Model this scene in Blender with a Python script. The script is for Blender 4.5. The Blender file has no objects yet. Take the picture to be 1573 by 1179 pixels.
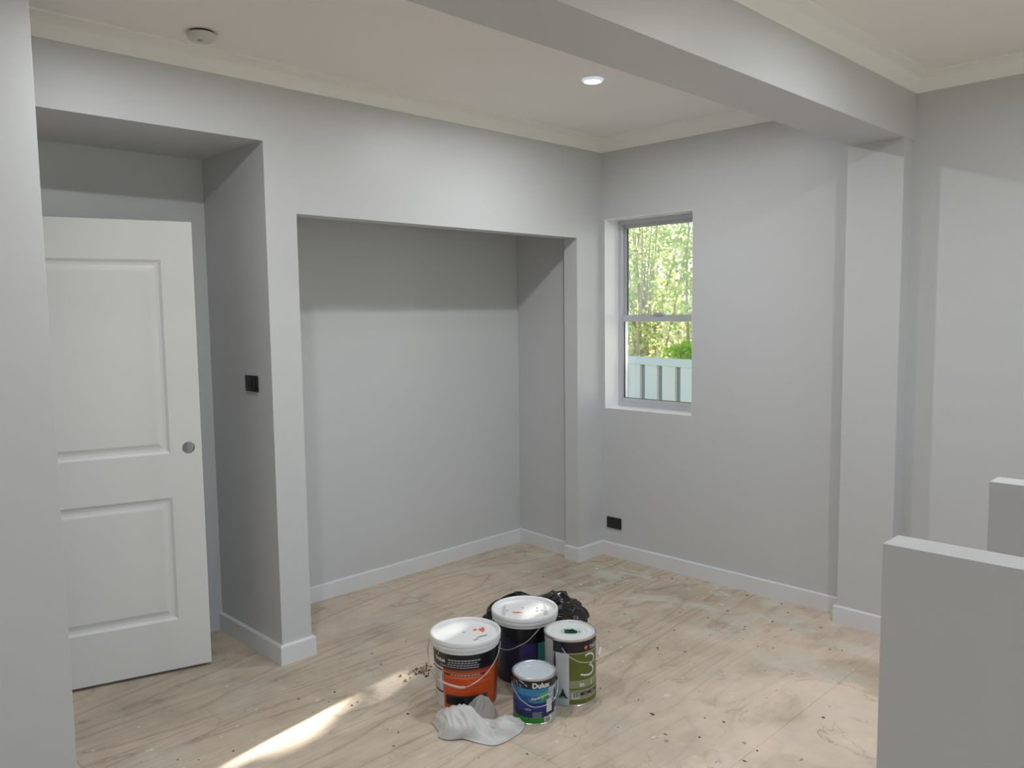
import bpy, bmesh, math, random
from mathutils import Vector, Matrix, noise
PI = math.pi
scn = bpy.context.scene
C = scn.collection

# ------------------------------------------------------------------ camera
R = Matrix(((0.7061646859307223, -0.0540661788582699, 0.7059803712908951),
            (0.7079381616127072, 0.0714459017726881, -0.7026514373800912),
            (-0.012449725972282707, 0.9959780777826153, 0.08872808405269494)))
CAM = Vector((0, 0, 1.62))
FPX = 1239.18
cd = bpy.data.cameras.new('camera'); cam = bpy.data.objects.new('camera', cd); C.objects.link(cam)
cam.matrix_world = Matrix.Translation(CAM) @ R.to_4x4()
cd.sensor_fit = 'HORIZONTAL'; cd.sensor_width = 36; cd.lens = FPX / 1573 * 36; cd.clip_start = 0.02; cd.clip_end = 200
scn.camera = cam

def ray(px, py):
    return R @ Vector((px - 786.5, -(py - 589.5), -FPX))
def on(px, py, ax, v):                 # survey helper: photo pixel -> real point on the plane axis=v
    r = ray(px, py); return CAM + r * ((v - CAM[ax]) / r[ax])

# ------------------------------------------------------------------ world, sun, exposure
w = bpy.data.worlds.new('world'); scn.world = w; w.use_nodes = True
nt = w.node_tree; bg = nt.nodes['Background']
sky = nt.nodes.new('ShaderNodeTexSky'); sky.sky_type = 'HOSEK_WILKIE'; sky.turbidity = 3.5; sky.ground_albedo = .35
SUNTRAVEL = Vector((0.175, -1.0, -0.495)).normalized()
sky.sun_direction = -SUNTRAVEL
nt.links.new(sky.outputs[0], bg.inputs[0]); bg.inputs[1].default_value = 13
sl = bpy.data.lights.new('sun', 'SUN'); sl.energy = 30; sl.angle = math.radians(.6); sl.color = (1, .95, .86)
so = bpy.data.objects.new('sun', sl); C.objects.link(so); so.rotation_euler = SUNTRAVEL.to_track_quat('-Z', 'Y').to_euler()
scn.view_settings.view_transform = 'Standard'; scn.view_settings.look = 'None'
scn.cycles.diffuse_bounces = 8; scn.cycles.max_bounces = 16
scn.view_settings.exposure = 0.03; scn.view_settings.gamma = 1; scn.view_settings.use_curve_mapping = False
LAMP_W = 17.0
LAMP_COL = (.93, .965, 1.0)
# downlight positions on the ceiling: x, y, power factor; the last three are unseen, added as fill
DOWNLIGHTS = [(-2.49, 3.04, .78), (-2.42, 1.28, .74), (-.64, 2.85, .72), (1.2, 2.85, .6), (1.2, -.6, .5), (-.9, -.9, .35)]

# ------------------------------------------------------------------ materials
def mat(name, col, rough=.5, metal=0, spec=.5, build=None):
    m = bpy.data.materials.new(name); m.use_nodes = True
    n = m.node_tree; p = n.nodes['Principled BSDF']
    p.inputs['Base Color'].default_value = (*col, 1); p.inputs['Roughness'].default_value = rough
    p.inputs['Metallic'].default_value = metal; p.inputs['Specular IOR Level'].default_value = spec
    if build: build(n, p)
    return m
def N(n, t, **k):
    x = n.nodes.new('ShaderNode' + t)
    for a, b in k.items(): setattr(x, a, b)
    return x
def bump_noise(scale, strength, dist=.001, detail=3):
    def f(n, p):
        tc = N(n, 'TexCoord'); no = N(n, 'TexNoise'); no.inputs['Scale'].default_value = scale; no.inputs['Detail'].default_value = detail
        b = N(n, 'Bump'); b.inputs['Strength'].default_value = strength; b.inputs['Distance'].default_value = dist
        n.links.new(tc.outputs['Object'], no.inputs['Vector']); n.links.new(no.outputs[0], b.inputs['Height']); n.links.new(b.outputs[0], p.inputs['Normal'])
    return f
M = {}
M['wall'] = mat('grey_wall_paint', (.582, .591, .598), .42, 0, .45, bump_noise(220, .12))
M['ceil'] = mat('ceiling_paint', (.90, .875, .845), .75, 0, .25, bump_noise(150, .08))
M['corn'] = mat('cornice_paint', (.90, .90, .87), .6, 0, .3)
M['trim'] = mat('skirting_gloss', (.72, .735, .75), .32, 0, .5, bump_noise(40, .05))
M['door'] = mat('door_paint', (.76, .755, .74), .38, 0, .45, bump_noise(300, .1))
M['reveal'] = mat('reveal_gloss_paint', (.92, .92, .94), .3)
M['alu'] = mat('window_aluminium', (.58, .60, .62), .4, .25)
M['alud'] = mat('window_gasket', (.03, .035, .04), .6)
M['blackp'] = mat('black_plate', (.012, .012, .013), .35)
M['blackk'] = mat('black_rocker', (.02, .02, .022), .28)
M['whitep'] = mat('white_plastic', (.72, .73, .72), .4)
M['detect'] = mat('detector_plastic', (.66, .66, .62), .5)
M['dark'] = mat('dark_gap', (.02, .02, .02), .8)
M['subfloor'] = mat('subfloor_timber', (.20, .155, .115), .9)

def floor_nodes(n, p):
    L = n.links.new
    geo = N(n, 'NewGeometry'); oi = N(n, 'ObjectInfo')
    P = geo.outputs['Position']
    off = N(n, 'VectorMath', operation='SCALE'); comb = N(n, 'CombineXYZ')
    L(oi.outputs['Random'], comb.inputs[0]); L(oi.outputs['Random'], comb.inputs[1]); L(comb.outputs[0], off.inputs[0]); off.inputs['Scale'].default_value = 37
    add = N(n, 'VectorMath', operation='ADD'); L(P, add.inputs[0]); L(off.outputs[0], add.inputs[1])
    def ramp(src, stops):
        r = N(n, 'ValToRGB'); e = r.color_ramp.elements
        while len(e) < len(stops): e.new(.5)
        for k, (q, c) in enumerate(stops): e[k].position = q; e[k].color = (*c, 1) if isinstance(c, tuple) else (c, c, c, 1)
        L(src, r.inputs[0]); return r.outputs[0]
    def mixc(f, a, b, mode='MIX'):
        m = N(n, 'Mix', data_type='RGBA', blend_type=mode)
        for sck, v in ((m.inputs[0], f), (m.inputs[6], a), (m.inputs[7], b)):
            if hasattr(v, 'is_linked'): L(v, sck)
            elif isinstance(v, tuple): sck.default_value = (*v, 1)
            else: sck.default_value = v
        return m.outputs[2]
    def math_(op, a, b=None, c=None):
        m = N(n, 'Math', operation=op)
        for k, v in enumerate((a, b, c)):
            if v is None: continue
            if hasattr(v, 'is_linked'): L(v, m.inputs[k])
            else: m.inputs[k].default_value = v
        return m.outputs[0]
    def noise_(vec, sc, det=3, ro=.5, dist=0):
        no = N(n, 'TexNoise'); no.inputs['Scale'].default_value = sc; no.inputs['Detail'].default_value = det; no.inputs['Roughness'].default_value = ro; no.inputs['Distortion'].default_value = dist; L(vec, no.inputs['Vector']); return no.outputs[0]
    # growth-ring contours of rotary-cut veneer, long in Y
    mp = N(n, 'Mapping'); mp.inputs['Scale'].default_value = (1, .13, 1); L(add.outputs[0], mp.inputs[0])
    g = noise_(mp.outputs[0], 2.4, 2, .5, .5); wob = noise_(add.outputs[0], 14, 3)
    ph = math_('MULTIPLY_ADD', g, 20, math_('MULTIPLY', wob, .5))
    fr = math_('PINGPONG', ph, 1)
    grain = ramp(fr, [(.0, (.42, .335, .26)), (.12, (.53, .44, .35)), (.6, (.585, .495, .40)), (1, (.56, .468, .375))])
    mp2 = N(n, 'Mapping'); mp2.inputs['Scale'].default_value = (1, .045, 1); L(add.outputs[0], mp2.inputs[0])
    fib = noise_(mp2.outputs[0], 85, 4, .6)
    base = mixc(1.0, grain, ramp(fib, [(.3, (.88, .87, .85)), (.62, (1.05, 1.05, 1.05))]), 'MULTIPLY')
    # pinkish, sanded and primed area where the veneer shows little grain (the stair side of the room); its paler colours also stand in for light falling there
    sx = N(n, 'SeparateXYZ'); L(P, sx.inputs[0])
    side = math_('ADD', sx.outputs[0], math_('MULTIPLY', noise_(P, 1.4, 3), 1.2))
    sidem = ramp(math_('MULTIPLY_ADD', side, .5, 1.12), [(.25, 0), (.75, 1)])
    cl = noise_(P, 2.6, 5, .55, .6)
    worn_lit = ramp(cl, [(.33, (.56, .45, .36)), (.43, (.78, .65, .54)), (.56, (.85, .71, .61)), (.68, (.68, .58, .48))])
    base = mixc(math_('MULTIPLY', sidem, .85), base, worn_lit)
    # stain outlines: thin isolines of a warped field
    iso = noise_(P, 3.4, 4, .55, 1.1)
    ln = ramp(math_('ABSOLUTE', math_('SUBTRACT', iso, .53)), [(.0, 1), (.009, 0)])
    msk = ramp(noise_(P, 2.2, 2), [(.46, 0), (.6, 1)])
    base = mixc(math_('MULTIPLY', math_('MULTIPLY', ln, msk), .6), base, (.30, .25, .20))
    # broad grime
    base = mixc(1.0, base, ramp(noise_(P, 1.15, 5, .62), [(.36, (.76, .76, .74)), (.58, (1.06, 1.05, 1.04))]), 'MULTIPLY')
    # greenish-grey primer haze, strongest along the window wall
    wy = ramp(math_('MULTIPLY_ADD', sx.outputs[1], .9, -2.75), [(.0, 0), (.9, 1)])
    prim = math_('MULTIPLY', ramp(noise_(P, 4.2, 6, .62, .5), [(.50, 0), (.62, 1)]), math_('MULTIPLY_ADD', wy, .55, .22))
    base = mixc(prim, base, (.60, .61, .53))
    # small white splats and smears
    n5 = noise_(P, 55, 2); 
    def spots(sc, gain, cut, wobb, colr, f, chan):
        nonlocal base
        mpv = N(n, 'Mapping'); mpv.inputs['Scale'].default_value = (1, .8, 1); L(P, mpv.inputs[0])
        v = N(n, 'TexVoronoi'); v.inputs['Scale'].default_value = sc; L(mpv.outputs[0], v.inputs['Vector'])
        sp_ = N(n, 'SeparateColor'); L(v.outputs['Color'], sp_.inputs[0])
        th = math_('MULTIPLY_ADD', math_('MULTIPLY', sp_.outputs[chan], sp_.outputs[(chan + 1) % 3]), gain, -cut)
        d = math_('SUBTRACT', math_('MULTIPLY_ADD', n5, wobb, v.outputs['Distance']), wobb * .5)
        base = mixc(math_('MULTIPLY', math_('LESS_THAN', d, th), f), base, colr)
    spots(8, .26, .07, .24, (.72, .73, .68), .65, 0)
    spots(19, .28, .10, .22, (.70, .70, .66), .5, 1)
    spots(9, .15, .05, .12, (.20, .16, .13), .6, 2)
    spots(23, .22, .11, .16, (.15, .12, .10), .6, 0)
    L(base, p.inputs['Base Color'])
    b = N(n, 'Bump'); b.inputs['Strength'].default_value = .25; b.inputs['Distance'].default_value = .0012; L(fib, b.inputs['Height']); L(b.outputs[0], p.inputs['Normal'])
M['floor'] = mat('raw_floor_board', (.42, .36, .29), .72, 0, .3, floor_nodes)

def glass_mat(name, haze):
    m = bpy.data.materials.new(name); m.use_nodes = True; n = m.node_tree; n.nodes.clear(); L = n.links.new
    out = N(n, 'OutputMaterial'); tr = N(n, 'BsdfTransparent'); gl = N(n, 'BsdfGlossy'); gl.inputs['Roughness'].default_value = .03
    fr = N(n, 'Fresnel'); fr.inputs['IOR'].default_value = 1.45; mx = N(n, 'MixShader')
    L(fr.outputs[0], mx.inputs[0]); L(tr.outputs[0], mx.inputs[1]); L(gl.outputs[0], mx.inputs[2])
    if haze > 0:
        df = N(n, 'BsdfTranslucent'); df.inputs[0].default_value = (.85, .93, 1, 1)
        geo = N(n, 'NewGeometry'); mp = N(n, 'Mapping'); mp.inputs['Scale'].default_value = (1, 1, .35); L(geo.outputs['Position'], mp.inputs[0])
        no = N(n, 'TexNoise'); no.inputs['Scale'].default_value = 5; no.inputs['Detail'].default_value = 6; no.inputs['Roughness'].default_value = .7; L(mp.outputs[0], no.inputs['Vector'])
        rp = N(n, 'ValToRGB'); e = rp.color_ramp.elements; e[0].position = .35; e[0].color = (haze * .35,) * 3 + (1,); e[1].position = .7; e[1].color = (haze,) * 3 + (1,); L(no.outputs[0], rp.inputs[0])
        m2 = N(n, 'MixShader'); L(rp.outputs[0], m2.inputs[0]); L(mx.outputs[0], m2.inputs[1]); L(df.outputs[0], m2.inputs[2]); L(m2.outputs[0], out.inputs[0])
    else: L(mx.outputs[0], out.inputs[0])
    return m
M['glass_dirty'] = glass_mat('dusty_glass', .11)
M['glass_clean'] = glass_mat('clear_glass', .006)

def leaf_mat(name, c1, c2):
    m = bpy.data.materials.new(name); m.use_nodes = True; n = m.node_tree; n.nodes.clear(); L = n.links.new
    out = N(n, 'OutputMaterial'); d = N(n, 'BsdfDiffuse'); t = N(n, 'BsdfTranslucent'); mx = N(n, 'MixShader'); mx.inputs[0].default_value = .6
    geo = N(n, 'NewGeometry'); no = N(n, 'TexWhiteNoise'); L(geo.outputs['Random Per Island'], no.inputs['Vector'])
    mc = N(n, 'Mix', data_type='RGBA'); L(geo.outputs['Random Per Island'], mc.inputs[0]); mc.inputs[6].default_value = (*c1, 1); mc.inputs[7].default_value = (*c2, 1)
    L(mc.outputs[2], d.inputs[0]); L(mc.outputs[2], t.inputs[0]); L(d.outputs[0], mx.inputs[1]); L(t.outputs[0], mx.inputs[2]); L(mx.outputs[0], out.inputs[0])
    return m
M['leaf'] = leaf_mat('shrub_leaf', (.34, .50, .16), (.82, .82, .38))
M['leaf_lime'] = leaf_mat('lime_leaf', (.30, .55, .04), (.62, .75, .10))
M['leaf_dark'] = leaf_mat('tree_leaf', (.12, .22, .05), (.36, .46, .12))
M['bark'] = mat('bark', (.42, .31, .23), .9)
M['fence'] = mat('fence_steel', (.56, .55, .46), .5)
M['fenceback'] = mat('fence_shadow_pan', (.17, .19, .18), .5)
M['paling'] = mat('paling_timber', (.70, .58, .52), .85, 0, .2, bump_noise(30, .3))
M['soil'] = mat('garden_soil', (.22, .19, .13), .95)

# ------------------------------------------------------------------ helpers
def obj(name, bm, m, parent=None, smooth=False):
    bmesh.ops.recalc_face_normals(bm, faces=bm.faces)
    me = bpy.data.meshes.new(name); bm.to_mesh(me); bm.free()
    for x in (m if isinstance(m, (list, tuple)) else [m]): me.materials.append(x)
    if smooth:
        for p in me.polygons: p.use_smooth = True
        if smooth != 'all':
            me.set_sharp_from_angle(angle=math.radians(smooth if smooth is not True else 35))
    o = bpy.data.objects.new(name, me); C.objects.link(o)
    if parent: o.parent = parent
    return o
def box(bm, x0, x1, y0, y1, z0, z1, mi=0, bev=0):
    r = bmesh.ops.create_cube(bm, size=1)
    vs = r['verts']
    bmesh.ops.scale(bm, vec=(x1 - x0, y1 - y0, z1 - z0), verts=vs)
    bmesh.ops.translate(bm, vec=((x0 + x1) / 2, (y0 + y1) / 2, (z0 + z1) / 2), verts=vs)
    fs = list({f for v in vs for f in v.link_faces})
    for f in fs: f.material_index = mi
    if bev:
        es = list({e for v in vs for e in v.link_edges})
        bmesh.ops.bevel(bm, geom=es, offset=bev, segments=2, profile=.7, affect='EDGES')
def boxo(name, b, m, parent=None, bev=0, smooth=False):
    bm = bmesh.new(); box(bm, *b, bev=bev); return obj(name, bm, m, parent, smooth)
def struct(o, kind='structure'):
    o['kind'] = kind; return o
def tag(o, label, cat, group=None, kind=None):
    o['label'] = label; o['category'] = cat
    if group: o['group'] = group
    if kind: o['kind'] = kind
    return o
def empty(name, loc, rz=0):
    o = bpy.data.objects.new(name, None); C.objects.link(o); o.location = loc; o.rotation_euler = (0, 0, rz); o.empty_display_size = .05
    return o
def lathe(bm, prof, seg=64, c=(0, 0), mi=0, caps=True):
    rings = []
    for r, z in prof:
        rings.append([bm.verts.new((c[0] + r * math.cos(2 * PI * i / seg), c[1] + r * math.sin(2 * PI * i / seg), z)) for i in range(seg)])
    for a, b in zip(rings, rings[1:]):
        for i in range(seg):
            f = bm.faces.new((a[i], a[(i + 1) % seg], b[(i + 1) % seg], b[i])); f.material_index = mi
    if caps:
        for rg in ((rings[0],) if caps == 'bottom' else (rings[0], rings[-1])):
            f = bm.faces.new(rg); f.material_index = mi
def tube(bm, pts, r, seg=8, mi=0):
    pts = [Vector(p) for p in pts]; rings = []
    for i, p in enumerate(pts):
        d = (pts[min(i + 1, len(pts) - 1)] - pts[max(i - 1, 0)]).normalized()
        a = d.cross(Vector((0, 0, 1)) if abs(d.z) < .95 else Vector((1, 0, 0))).normalized(); b = d.cross(a)
        rr = r[i] if isinstance(r, (list, tuple)) else r
        rings.append([bm.verts.new(p + (a * math.cos(2 * PI * k / seg) + b * math.sin(2 * PI * k / seg)) * rr) for k in range(seg)])
    for a, b in zip(rings, rings[1:]):
        for i in range(seg): bm.faces.new((a[i], a[(i + 1) % seg], b[(i + 1) % seg], b[i])).material_index = mi
    bm.faces.new(rings[0]).material_index = mi; bm.faces.new(rings[-1]).material_index = mi
def sweep_profile(bm, prof, path, closed=False):
    """prof: list of (d, z) with d = distance from the wall; path: list of (x, y, nx, ny) mitred offsets"""
    rows = [[bm.verts.new((x + nx * d, y + ny * d, z)) for d, z in prof] for x, y, nx, ny in path]
    n = len(prof)
    for a, b in zip(rows, rows[1:]):
        for i in range(n): bm.faces.new((a[i], a[(i + 1) % n], b[(i + 1) % n], b[i]))
    bm.faces.new(rows[0]); bm.faces.new(rows[-1])

# ------------------------------------------------------------------ room shell
ZC = 2.705          # ceiling
XL = -3.337         # left wall face
XB = -3.953         # back of closet and of door recess
YW = 4.158          # window wall face
XR, YN = 2.6, -2.8
REC_Y0, REC_Y1 = .62, 1.793
CL_Y0, CL_Y1, CL_YI = 1.947, 3.912, 4.000
Z_CL, Z_REC = 2.079, 2.384
# floor: base plus sheets laid with open joints, grain along Y
fl = struct(boxo('floor', (XB - .15, XR + .1, YN - .1, YW + .35, -.12, -.018), M['subfloor']))
random.seed(5)
strips = [-4.1, -3.2, -2.3, -1.4, -.5, .4, 1.3, 2.2, 2.6]
ends = {0: [-2.8, -.9, 2.76, 4.2], 1: [-2.8, -1.2, 1.2 - .35, 3.217, 4.2], 2: [-2.8, .2, 2.6 - .55, 4.2], 3: [-2.8, -1.0, 1.35, 3.55, 4.2], 4: [-2.8, -.3, 2.1, 4.2], 5: [-2.8, -.5, 1.8, 4.2], 6: [-2.8, 0, 2.4, 4.2], 7: [-2.8, -.7, 1.7, 4.2]}
for i in range(8):
    for a, b in zip(ends[i], ends[i][1:]):
        bm = bmesh.new(); x0 = max(strips[i], XB); x1 = strips[i + 1]
        box(bm, x0 + .0005, x1 - .0005, a + .0006, min(b, YW) - .0006, -.018, 0)
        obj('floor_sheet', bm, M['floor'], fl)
struct(boxo('ceiling', (XB - .1, XR + .1, YN - .1, YW + .3, ZC, ZC + .1), M['ceil']))

# left wall: pier, headers, nib, closet and recess linings, all one wall
bm = bmesh.new()
box(bm, XB, XL, REC_Y1, CL_Y0, 0, ZC)                       # pier between recess and closet
box(bm, XL - .108, XL, CL_Y0, CL_Y1, Z_CL, ZC)              # closet header
box(bm, XL - .108, XL, CL_Y1, YW, 0, ZC)                    # nib in the corner
_p = [(XB, 4.000), (XL - .106, 3.962), (XL - .106, YW), (XB, YW)]   # closet end wall, slightly out of square
_a = [bm.verts.new((x, y, 0)) for x, y in _p]; _b = [bm.verts.new((x, y, ZC)) for x, y in _p]
bm.faces.new(_a); bm.faces.new(_b)
for k in range(4): bm.faces.new((_a[k], _a[(k + 1) % 4], _b[(k + 1) % 4], _b[k]))
box(bm, XB, XL, YN, REC_Y1, Z_REC, ZC)                      # header block above recess
box(bm, XB, XL, YN, REC_Y0, 0, Z_REC)
box(bm, XB - .1, XB, YN, YW + .1, 0, ZC)                    # back wall
struct(obj('wall_left', bm, M['wall']))
# window wall with opening
WX0, WX1, WZ0, WZ1 = -3.312, -2.652, .984, 2.208
bm = bmesh.new(); T = .24
box(bm, XL - .108, WX0, YW, YW + T, 0, ZC); box(bm, WX1, XR, YW, YW + T, 0, ZC)
box(bm, WX0, WX1, YW, YW + T, 0, WZ0); box(bm, WX0, WX1, YW, YW + T, WZ1, ZC)
box(bm, XB - .1, XL - .108, YW, YW + T, 0, ZC)
wb = struct(obj('wall_back', bm, M['wall']))
CX0, CX1, CY = -1.697, -1.431, 4.040
struct(boxo('trim_1', (CX0, CX1, CY, YW, 0, 2.412), M['wall']))          # engaged column
BX0, BX1, BZ = -1.690, -1.428, 2.412
struct(boxo('trim_2', (BX0, BX1, YN, YW, BZ, ZC), M['wall']))            # dropped beam
DY0, DY1, DZ = -.6, 3.4, 2.15                                       # unseen wide opening added in the right wall to let in daylight
bm = bmesh.new(); box(bm, XR, XR + .12, YN, DY0, 0, ZC); box(bm, XR, XR + .12, DY1, YW, 0, ZC); box(bm, XR, XR + .12, DY0, DY1, DZ, ZC)
struct(obj('wall_right', bm, M['wall']))
pl_ = bpy.data.lights.new('added_opening_portal', 'AREA'); pl_.shape = 'RECTANGLE'; pl_.size = DZ; pl_.size_y = DY1 - DY0; pl_.cycles.is_portal = True
po_ = bpy.data.objects.new('added_opening_portal', pl_); C.objects.link(po_); po_.location = (XR + .13, (DY0 + DY1) / 2, DZ / 2); po_.rotation_euler = (0, PI / 2, 0)
pw_ = bpy.data.lights.new('window_portal', 'AREA'); pw_.shape = 'RECTANGLE'; pw_.size = .7; pw_.size_y = 1.26; pw_.cycles.is_portal = True
pv_ = bpy.data.objects.new('window_portal', pw_); C.objects.link(pv_); pv_.location = (-2.982, YW + .26, 1.596); pv_.rotation_euler = (-PI / 2, 0, 0)
struct(boxo('wall_front', (XB, XR, YN - .1, YN, 0, ZC), M['wall']))
# near wall end on the left of the picture
FX, FY = -2.905, .786
struct(boxo('wall_near_left', (FX - .11, FX, YN, FY, 0, ZC), M['wall'], bev=.0015))
# half-height stair walls
hw = struct(boxo('wall_stair_near', (-.688, 2.4, 1.881, 1.977, 0, 1.08), M['wall'], bev=.0025)); 
hw2 = struct(boxo('wall_stair_far', (-.703, 2.4, 2.780, 2.876, 0, 1.08), M['wall'], bev=.0025))
# cornice, cove section
cp = [(0, ZC), (0, ZC - .075), (.006, ZC - .075), (.010, ZC - .070)]
for i in range(7):
    a = i / 6 * PI / 2
    cp.append((.012 + .062 * (1 - math.cos(a)), ZC - .066 + .056 * math.sin(a)))
cp += [(.080, ZC - .008), (.084, ZC - .006), (.084, ZC)]
bm = bmesh.new()
sweep_profile(bm, cp, [(XL, FY - 1.2, 1, 0), (XL, YW, 1, -1), (BX0, YW, 0, -1)])
struct(obj('trim_3', bm, M['corn'], smooth=40))
bm = bmesh.new()
sweep_profile(bm, cp, [(BX1, YN, 1, 0), (BX1, YW, 1, -1), (XR, YW, 0, -1)])
struct(obj('trim_4', bm, M['corn'], smooth=40))
# skirtings
SH, ST = .092, .016
sp = [(0, 0), (ST, 0), (ST, SH - .006), (ST - .004, SH), (0, SH)]
def skirt(name, path):
    bm = bmesh.new(); sweep_profile(bm, sp, path); return struct(obj(name, bm, M['trim']))
skirt('baseboard_left', [(XB, REC_Y1, 0, -1), (XL, REC_Y1, 1, -1), (XL, CL_Y0, 1, 1), (XB, CL_Y0, 1, 1), (XB, 4.0, 1, -1), (XL - .108, 3.962, 0, -1)])
skirt('baseboard_corner', [(XL - .108, CL_Y1, 0, -1), (XL, CL_Y1, 1, -1), (XL, YW, 1, -1), (CX0, YW, -.001, -1)])
skirt('baseboard_right', [(CX0, YW - .02, -1, 0), (CX0, CY, -1, -1), (CX1, CY, 1, -1), (CX1, YW, 1, -1), (XR, YW, 0, -1)])

# ------------------------------------------------------------------ window
wy0 = 4.300                               # inner face of frame
win = empty('window_1', (0, 0, 0)); struct(win)
def wb_(name, b, m, bev=.0): return boxo(name, b, m, win, bev)
tr = .002
bm = bmesh.new()
box(bm, WX0, WX0 + tr, YW + .0005, wy0 + .06, WZ0, WZ1); box(bm, WX1 - tr, WX1, YW + .0005, wy0 + .06, WZ0, WZ1)
box(bm, WX0 + tr, WX1 - tr, YW + .0005, wy0 + .06, WZ1 - tr, WZ1); box(bm, WX0 + tr, WX1 - tr, YW + .0005, wy0 + .06, WZ0, WZ0 + tr)
obj('window_reveal', bm, M['reveal'], win)
a0, a1, b0, b1 = WX0 + tr, WX1 - tr, WZ0 + tr, WZ1 - tr
bm = bmesh.new(); fw = .026
box(bm, a0, a0 + fw, wy0, wy0 + .07, b0, b1, bev=.001); box(bm, a1 - fw, a1, wy0, wy0 + .07, b0, b1, bev=.001)
box(bm, a0 + fw, a1 - fw, wy0, wy0 + .07, b1 - .026, b1, bev=.001); box(bm, a0 + fw, a1 - fw, wy0, wy0 + .07, b0, b0 + .03, bev=.001)
box(bm, a0 + fw, a1 - fw, wy0 - .012, wy0, b0, b0 + .012, bev=.001)
obj('window_frame', bm, M['alu'], win)
zm = 1.568
sa0, sa1 = a0 + fw, a1 - fw
def sash(name, y, z0, z1, topw, botw, stile, gm):
    bm = bmesh.new()
    box(bm, sa0, sa0 + stile, y, y + .022, z0, z1, bev=.001); box(bm, sa1 - stile, sa1, y, y + .022, z0, z1, bev=.001)
    box(bm, sa0 + stile, sa1 - stile, y, y + .022, z1 - topw, z1, bev=.001); box(bm, sa0 + stile, sa1 - stile, y, y + .022, z0, z0 + botw, bev=.001)
    s = obj(name, bm, M['alu'], win)
    bm = bmesh.new(); g = .004
    box(bm, sa0 + stile, sa0 + stile + g, y + .006, y + .016, z0 + botw, z1 - topw)
    box(bm, sa0 + stile + g, sa1 - stile, y + .006, y + .016, z0 + botw, z0 + botw + g * .6)
    obj('gasket', bm, M['alud'], s)
    boxo('pane', (sa0 + stile, sa1 - stile, y + .010, y + .014, z0 + botw, z1 - topw), gm, s)
    return s
up = sash('upper_sash', wy0 + .036, zm - .01, b1 - .026, .022, .03, .016, M['glass_dirty'])
lo = sash('lower_sash', wy0 + .008, b0 + .03, zm + .022, .042, .026, .010, M['glass_clean'])
# latch on the meeting rail
lx = (sa0 + sa1) / 2 - .008
bm = bmesh.new(); box(bm, lx - .04, lx + .04, wy0 - .004, wy0 + .028, zm + .022, zm + .040, bev=.003); box(bm, lx - .012, lx + .02, wy0 - .014, wy0 - .004, zm + .026, zm + .034, bev=.002)
obj('sash_latch', bm, M['alu'], win)

# ------------------------------------------------------------------ door with moulded panels
dA = Vector((-3.577, 1.561, 0)); ddir = Vector((-.287, -.958, 0)).normalized()
door = empty('door_1', (dA.x, dA.y, .014), math.atan2(ddir.y, ddir.x)); struct(door)
# local: +x along the leaf from latch edge to hinge, y = depth (visible face at y=0, body behind)
DW, DH, DT = .82, 2.022, .036
side = 1 if (Vector((-ddir.y, ddir.x, 0)).x < 0) else -1     # direction away from camera side
def dbox(x0, x1, z0, z1, y0=0.0, y1=DT):
    ya, yb = sorted((y0 * side, y1 * side)); bm = bmesh.new(); box(bm, x0, x1, ya, yb, z0, z1); return bm
SW = .133; P1 = (.230, .794); P2 = (.994, 1.853)
bm = bmesh.new()
def addb(x0, x1, z0, z1):
    ya, yb = sorted((0, DT * side)); box(bm, x0, x1, ya, yb, z0, z1)
addb(DW - SW, DW, 0, DH); addb(SW, DW - SW, 0, P1[0]); addb(SW, DW - SW, P1[1], P2[0]); addb(SW, DW - SW, P2[1], DH)
rails = obj('door_leaf', bm, M['door'], door)
# latch stile with a bored handle hole
hx, hz, hr = .056, 1.014, .027
bm = bmesh.new(); seg = 40
def hole_face(y):
    ring = [bm.verts.new((hx + hr * math.cos(2 * PI * i / seg), y, hz + hr * math.sin(2 * PI * i / seg))) for i in range(seg)]
    sq = .045; outer = []
    for i in range(seg):
        a = 2 * PI * i / seg; c, s = math.cos(a), math.sin(a); k = sq / max(abs(c), abs(s)); outer.append(bm.verts.new((hx + c * k, y, hz + s * k)))
    for i in range(seg): bm.faces.new((ring[i], ring[(i + 1) % seg], outer[(i + 1) % seg], outer[i]))
    return ring
ya, yb = 0, DT * side
r1 = hole_face(ya); r2 = hole_face(yb)
for i in range(seg): bm.faces.new((r1[i], r1[(i + 1) % seg], r2[(i + 1) % seg], r2[i]))
bmesh.ops.recalc_face_normals(bm, faces=bm.faces)
lo_, hi_ = sorted((ya, yb))
for (x0, x1, z0, z1) in ((0, SW, 0, hz - .045), (0, SW, hz + .045, DH), (0, hx - .045, hz - .045, hz + .045), (hx + .045, SW, hz - .045, hz + .045)):
    box(bm, x0, x1, lo_, hi_, z0, z1)
st = obj('latch_stile', bm, M['door'], door)
bm = bmesh.new(); tube_r = hr
for y0, y1 in ((.001, DT - .001),):
    ra = [bm.verts.new((hx + hr * .995 * math.cos(2 * PI * i / seg), y0 * side, hz + hr * .995 * math.sin(2 * PI * i / seg))) for i in range(seg)]
    rb = [bm.verts.new((hx + hr * .995 * math.cos(2 * PI * i / seg), y1 * side, hz + hr * .995 * math.sin(2 * PI * i / seg))) for i in range(seg)]
    for i in range(seg): bm.faces.new((ra[i], ra[(i + 1) % seg], rb[(i + 1) % seg], rb[i]))
M['rawdoor'] = mat('raw_fibreboard', (.50, .47, .42), .8)
ho = obj('handle_bore', bm, M['rawdoor'], door); ho['label'] = 'bare round bore for the missing handle'
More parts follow.
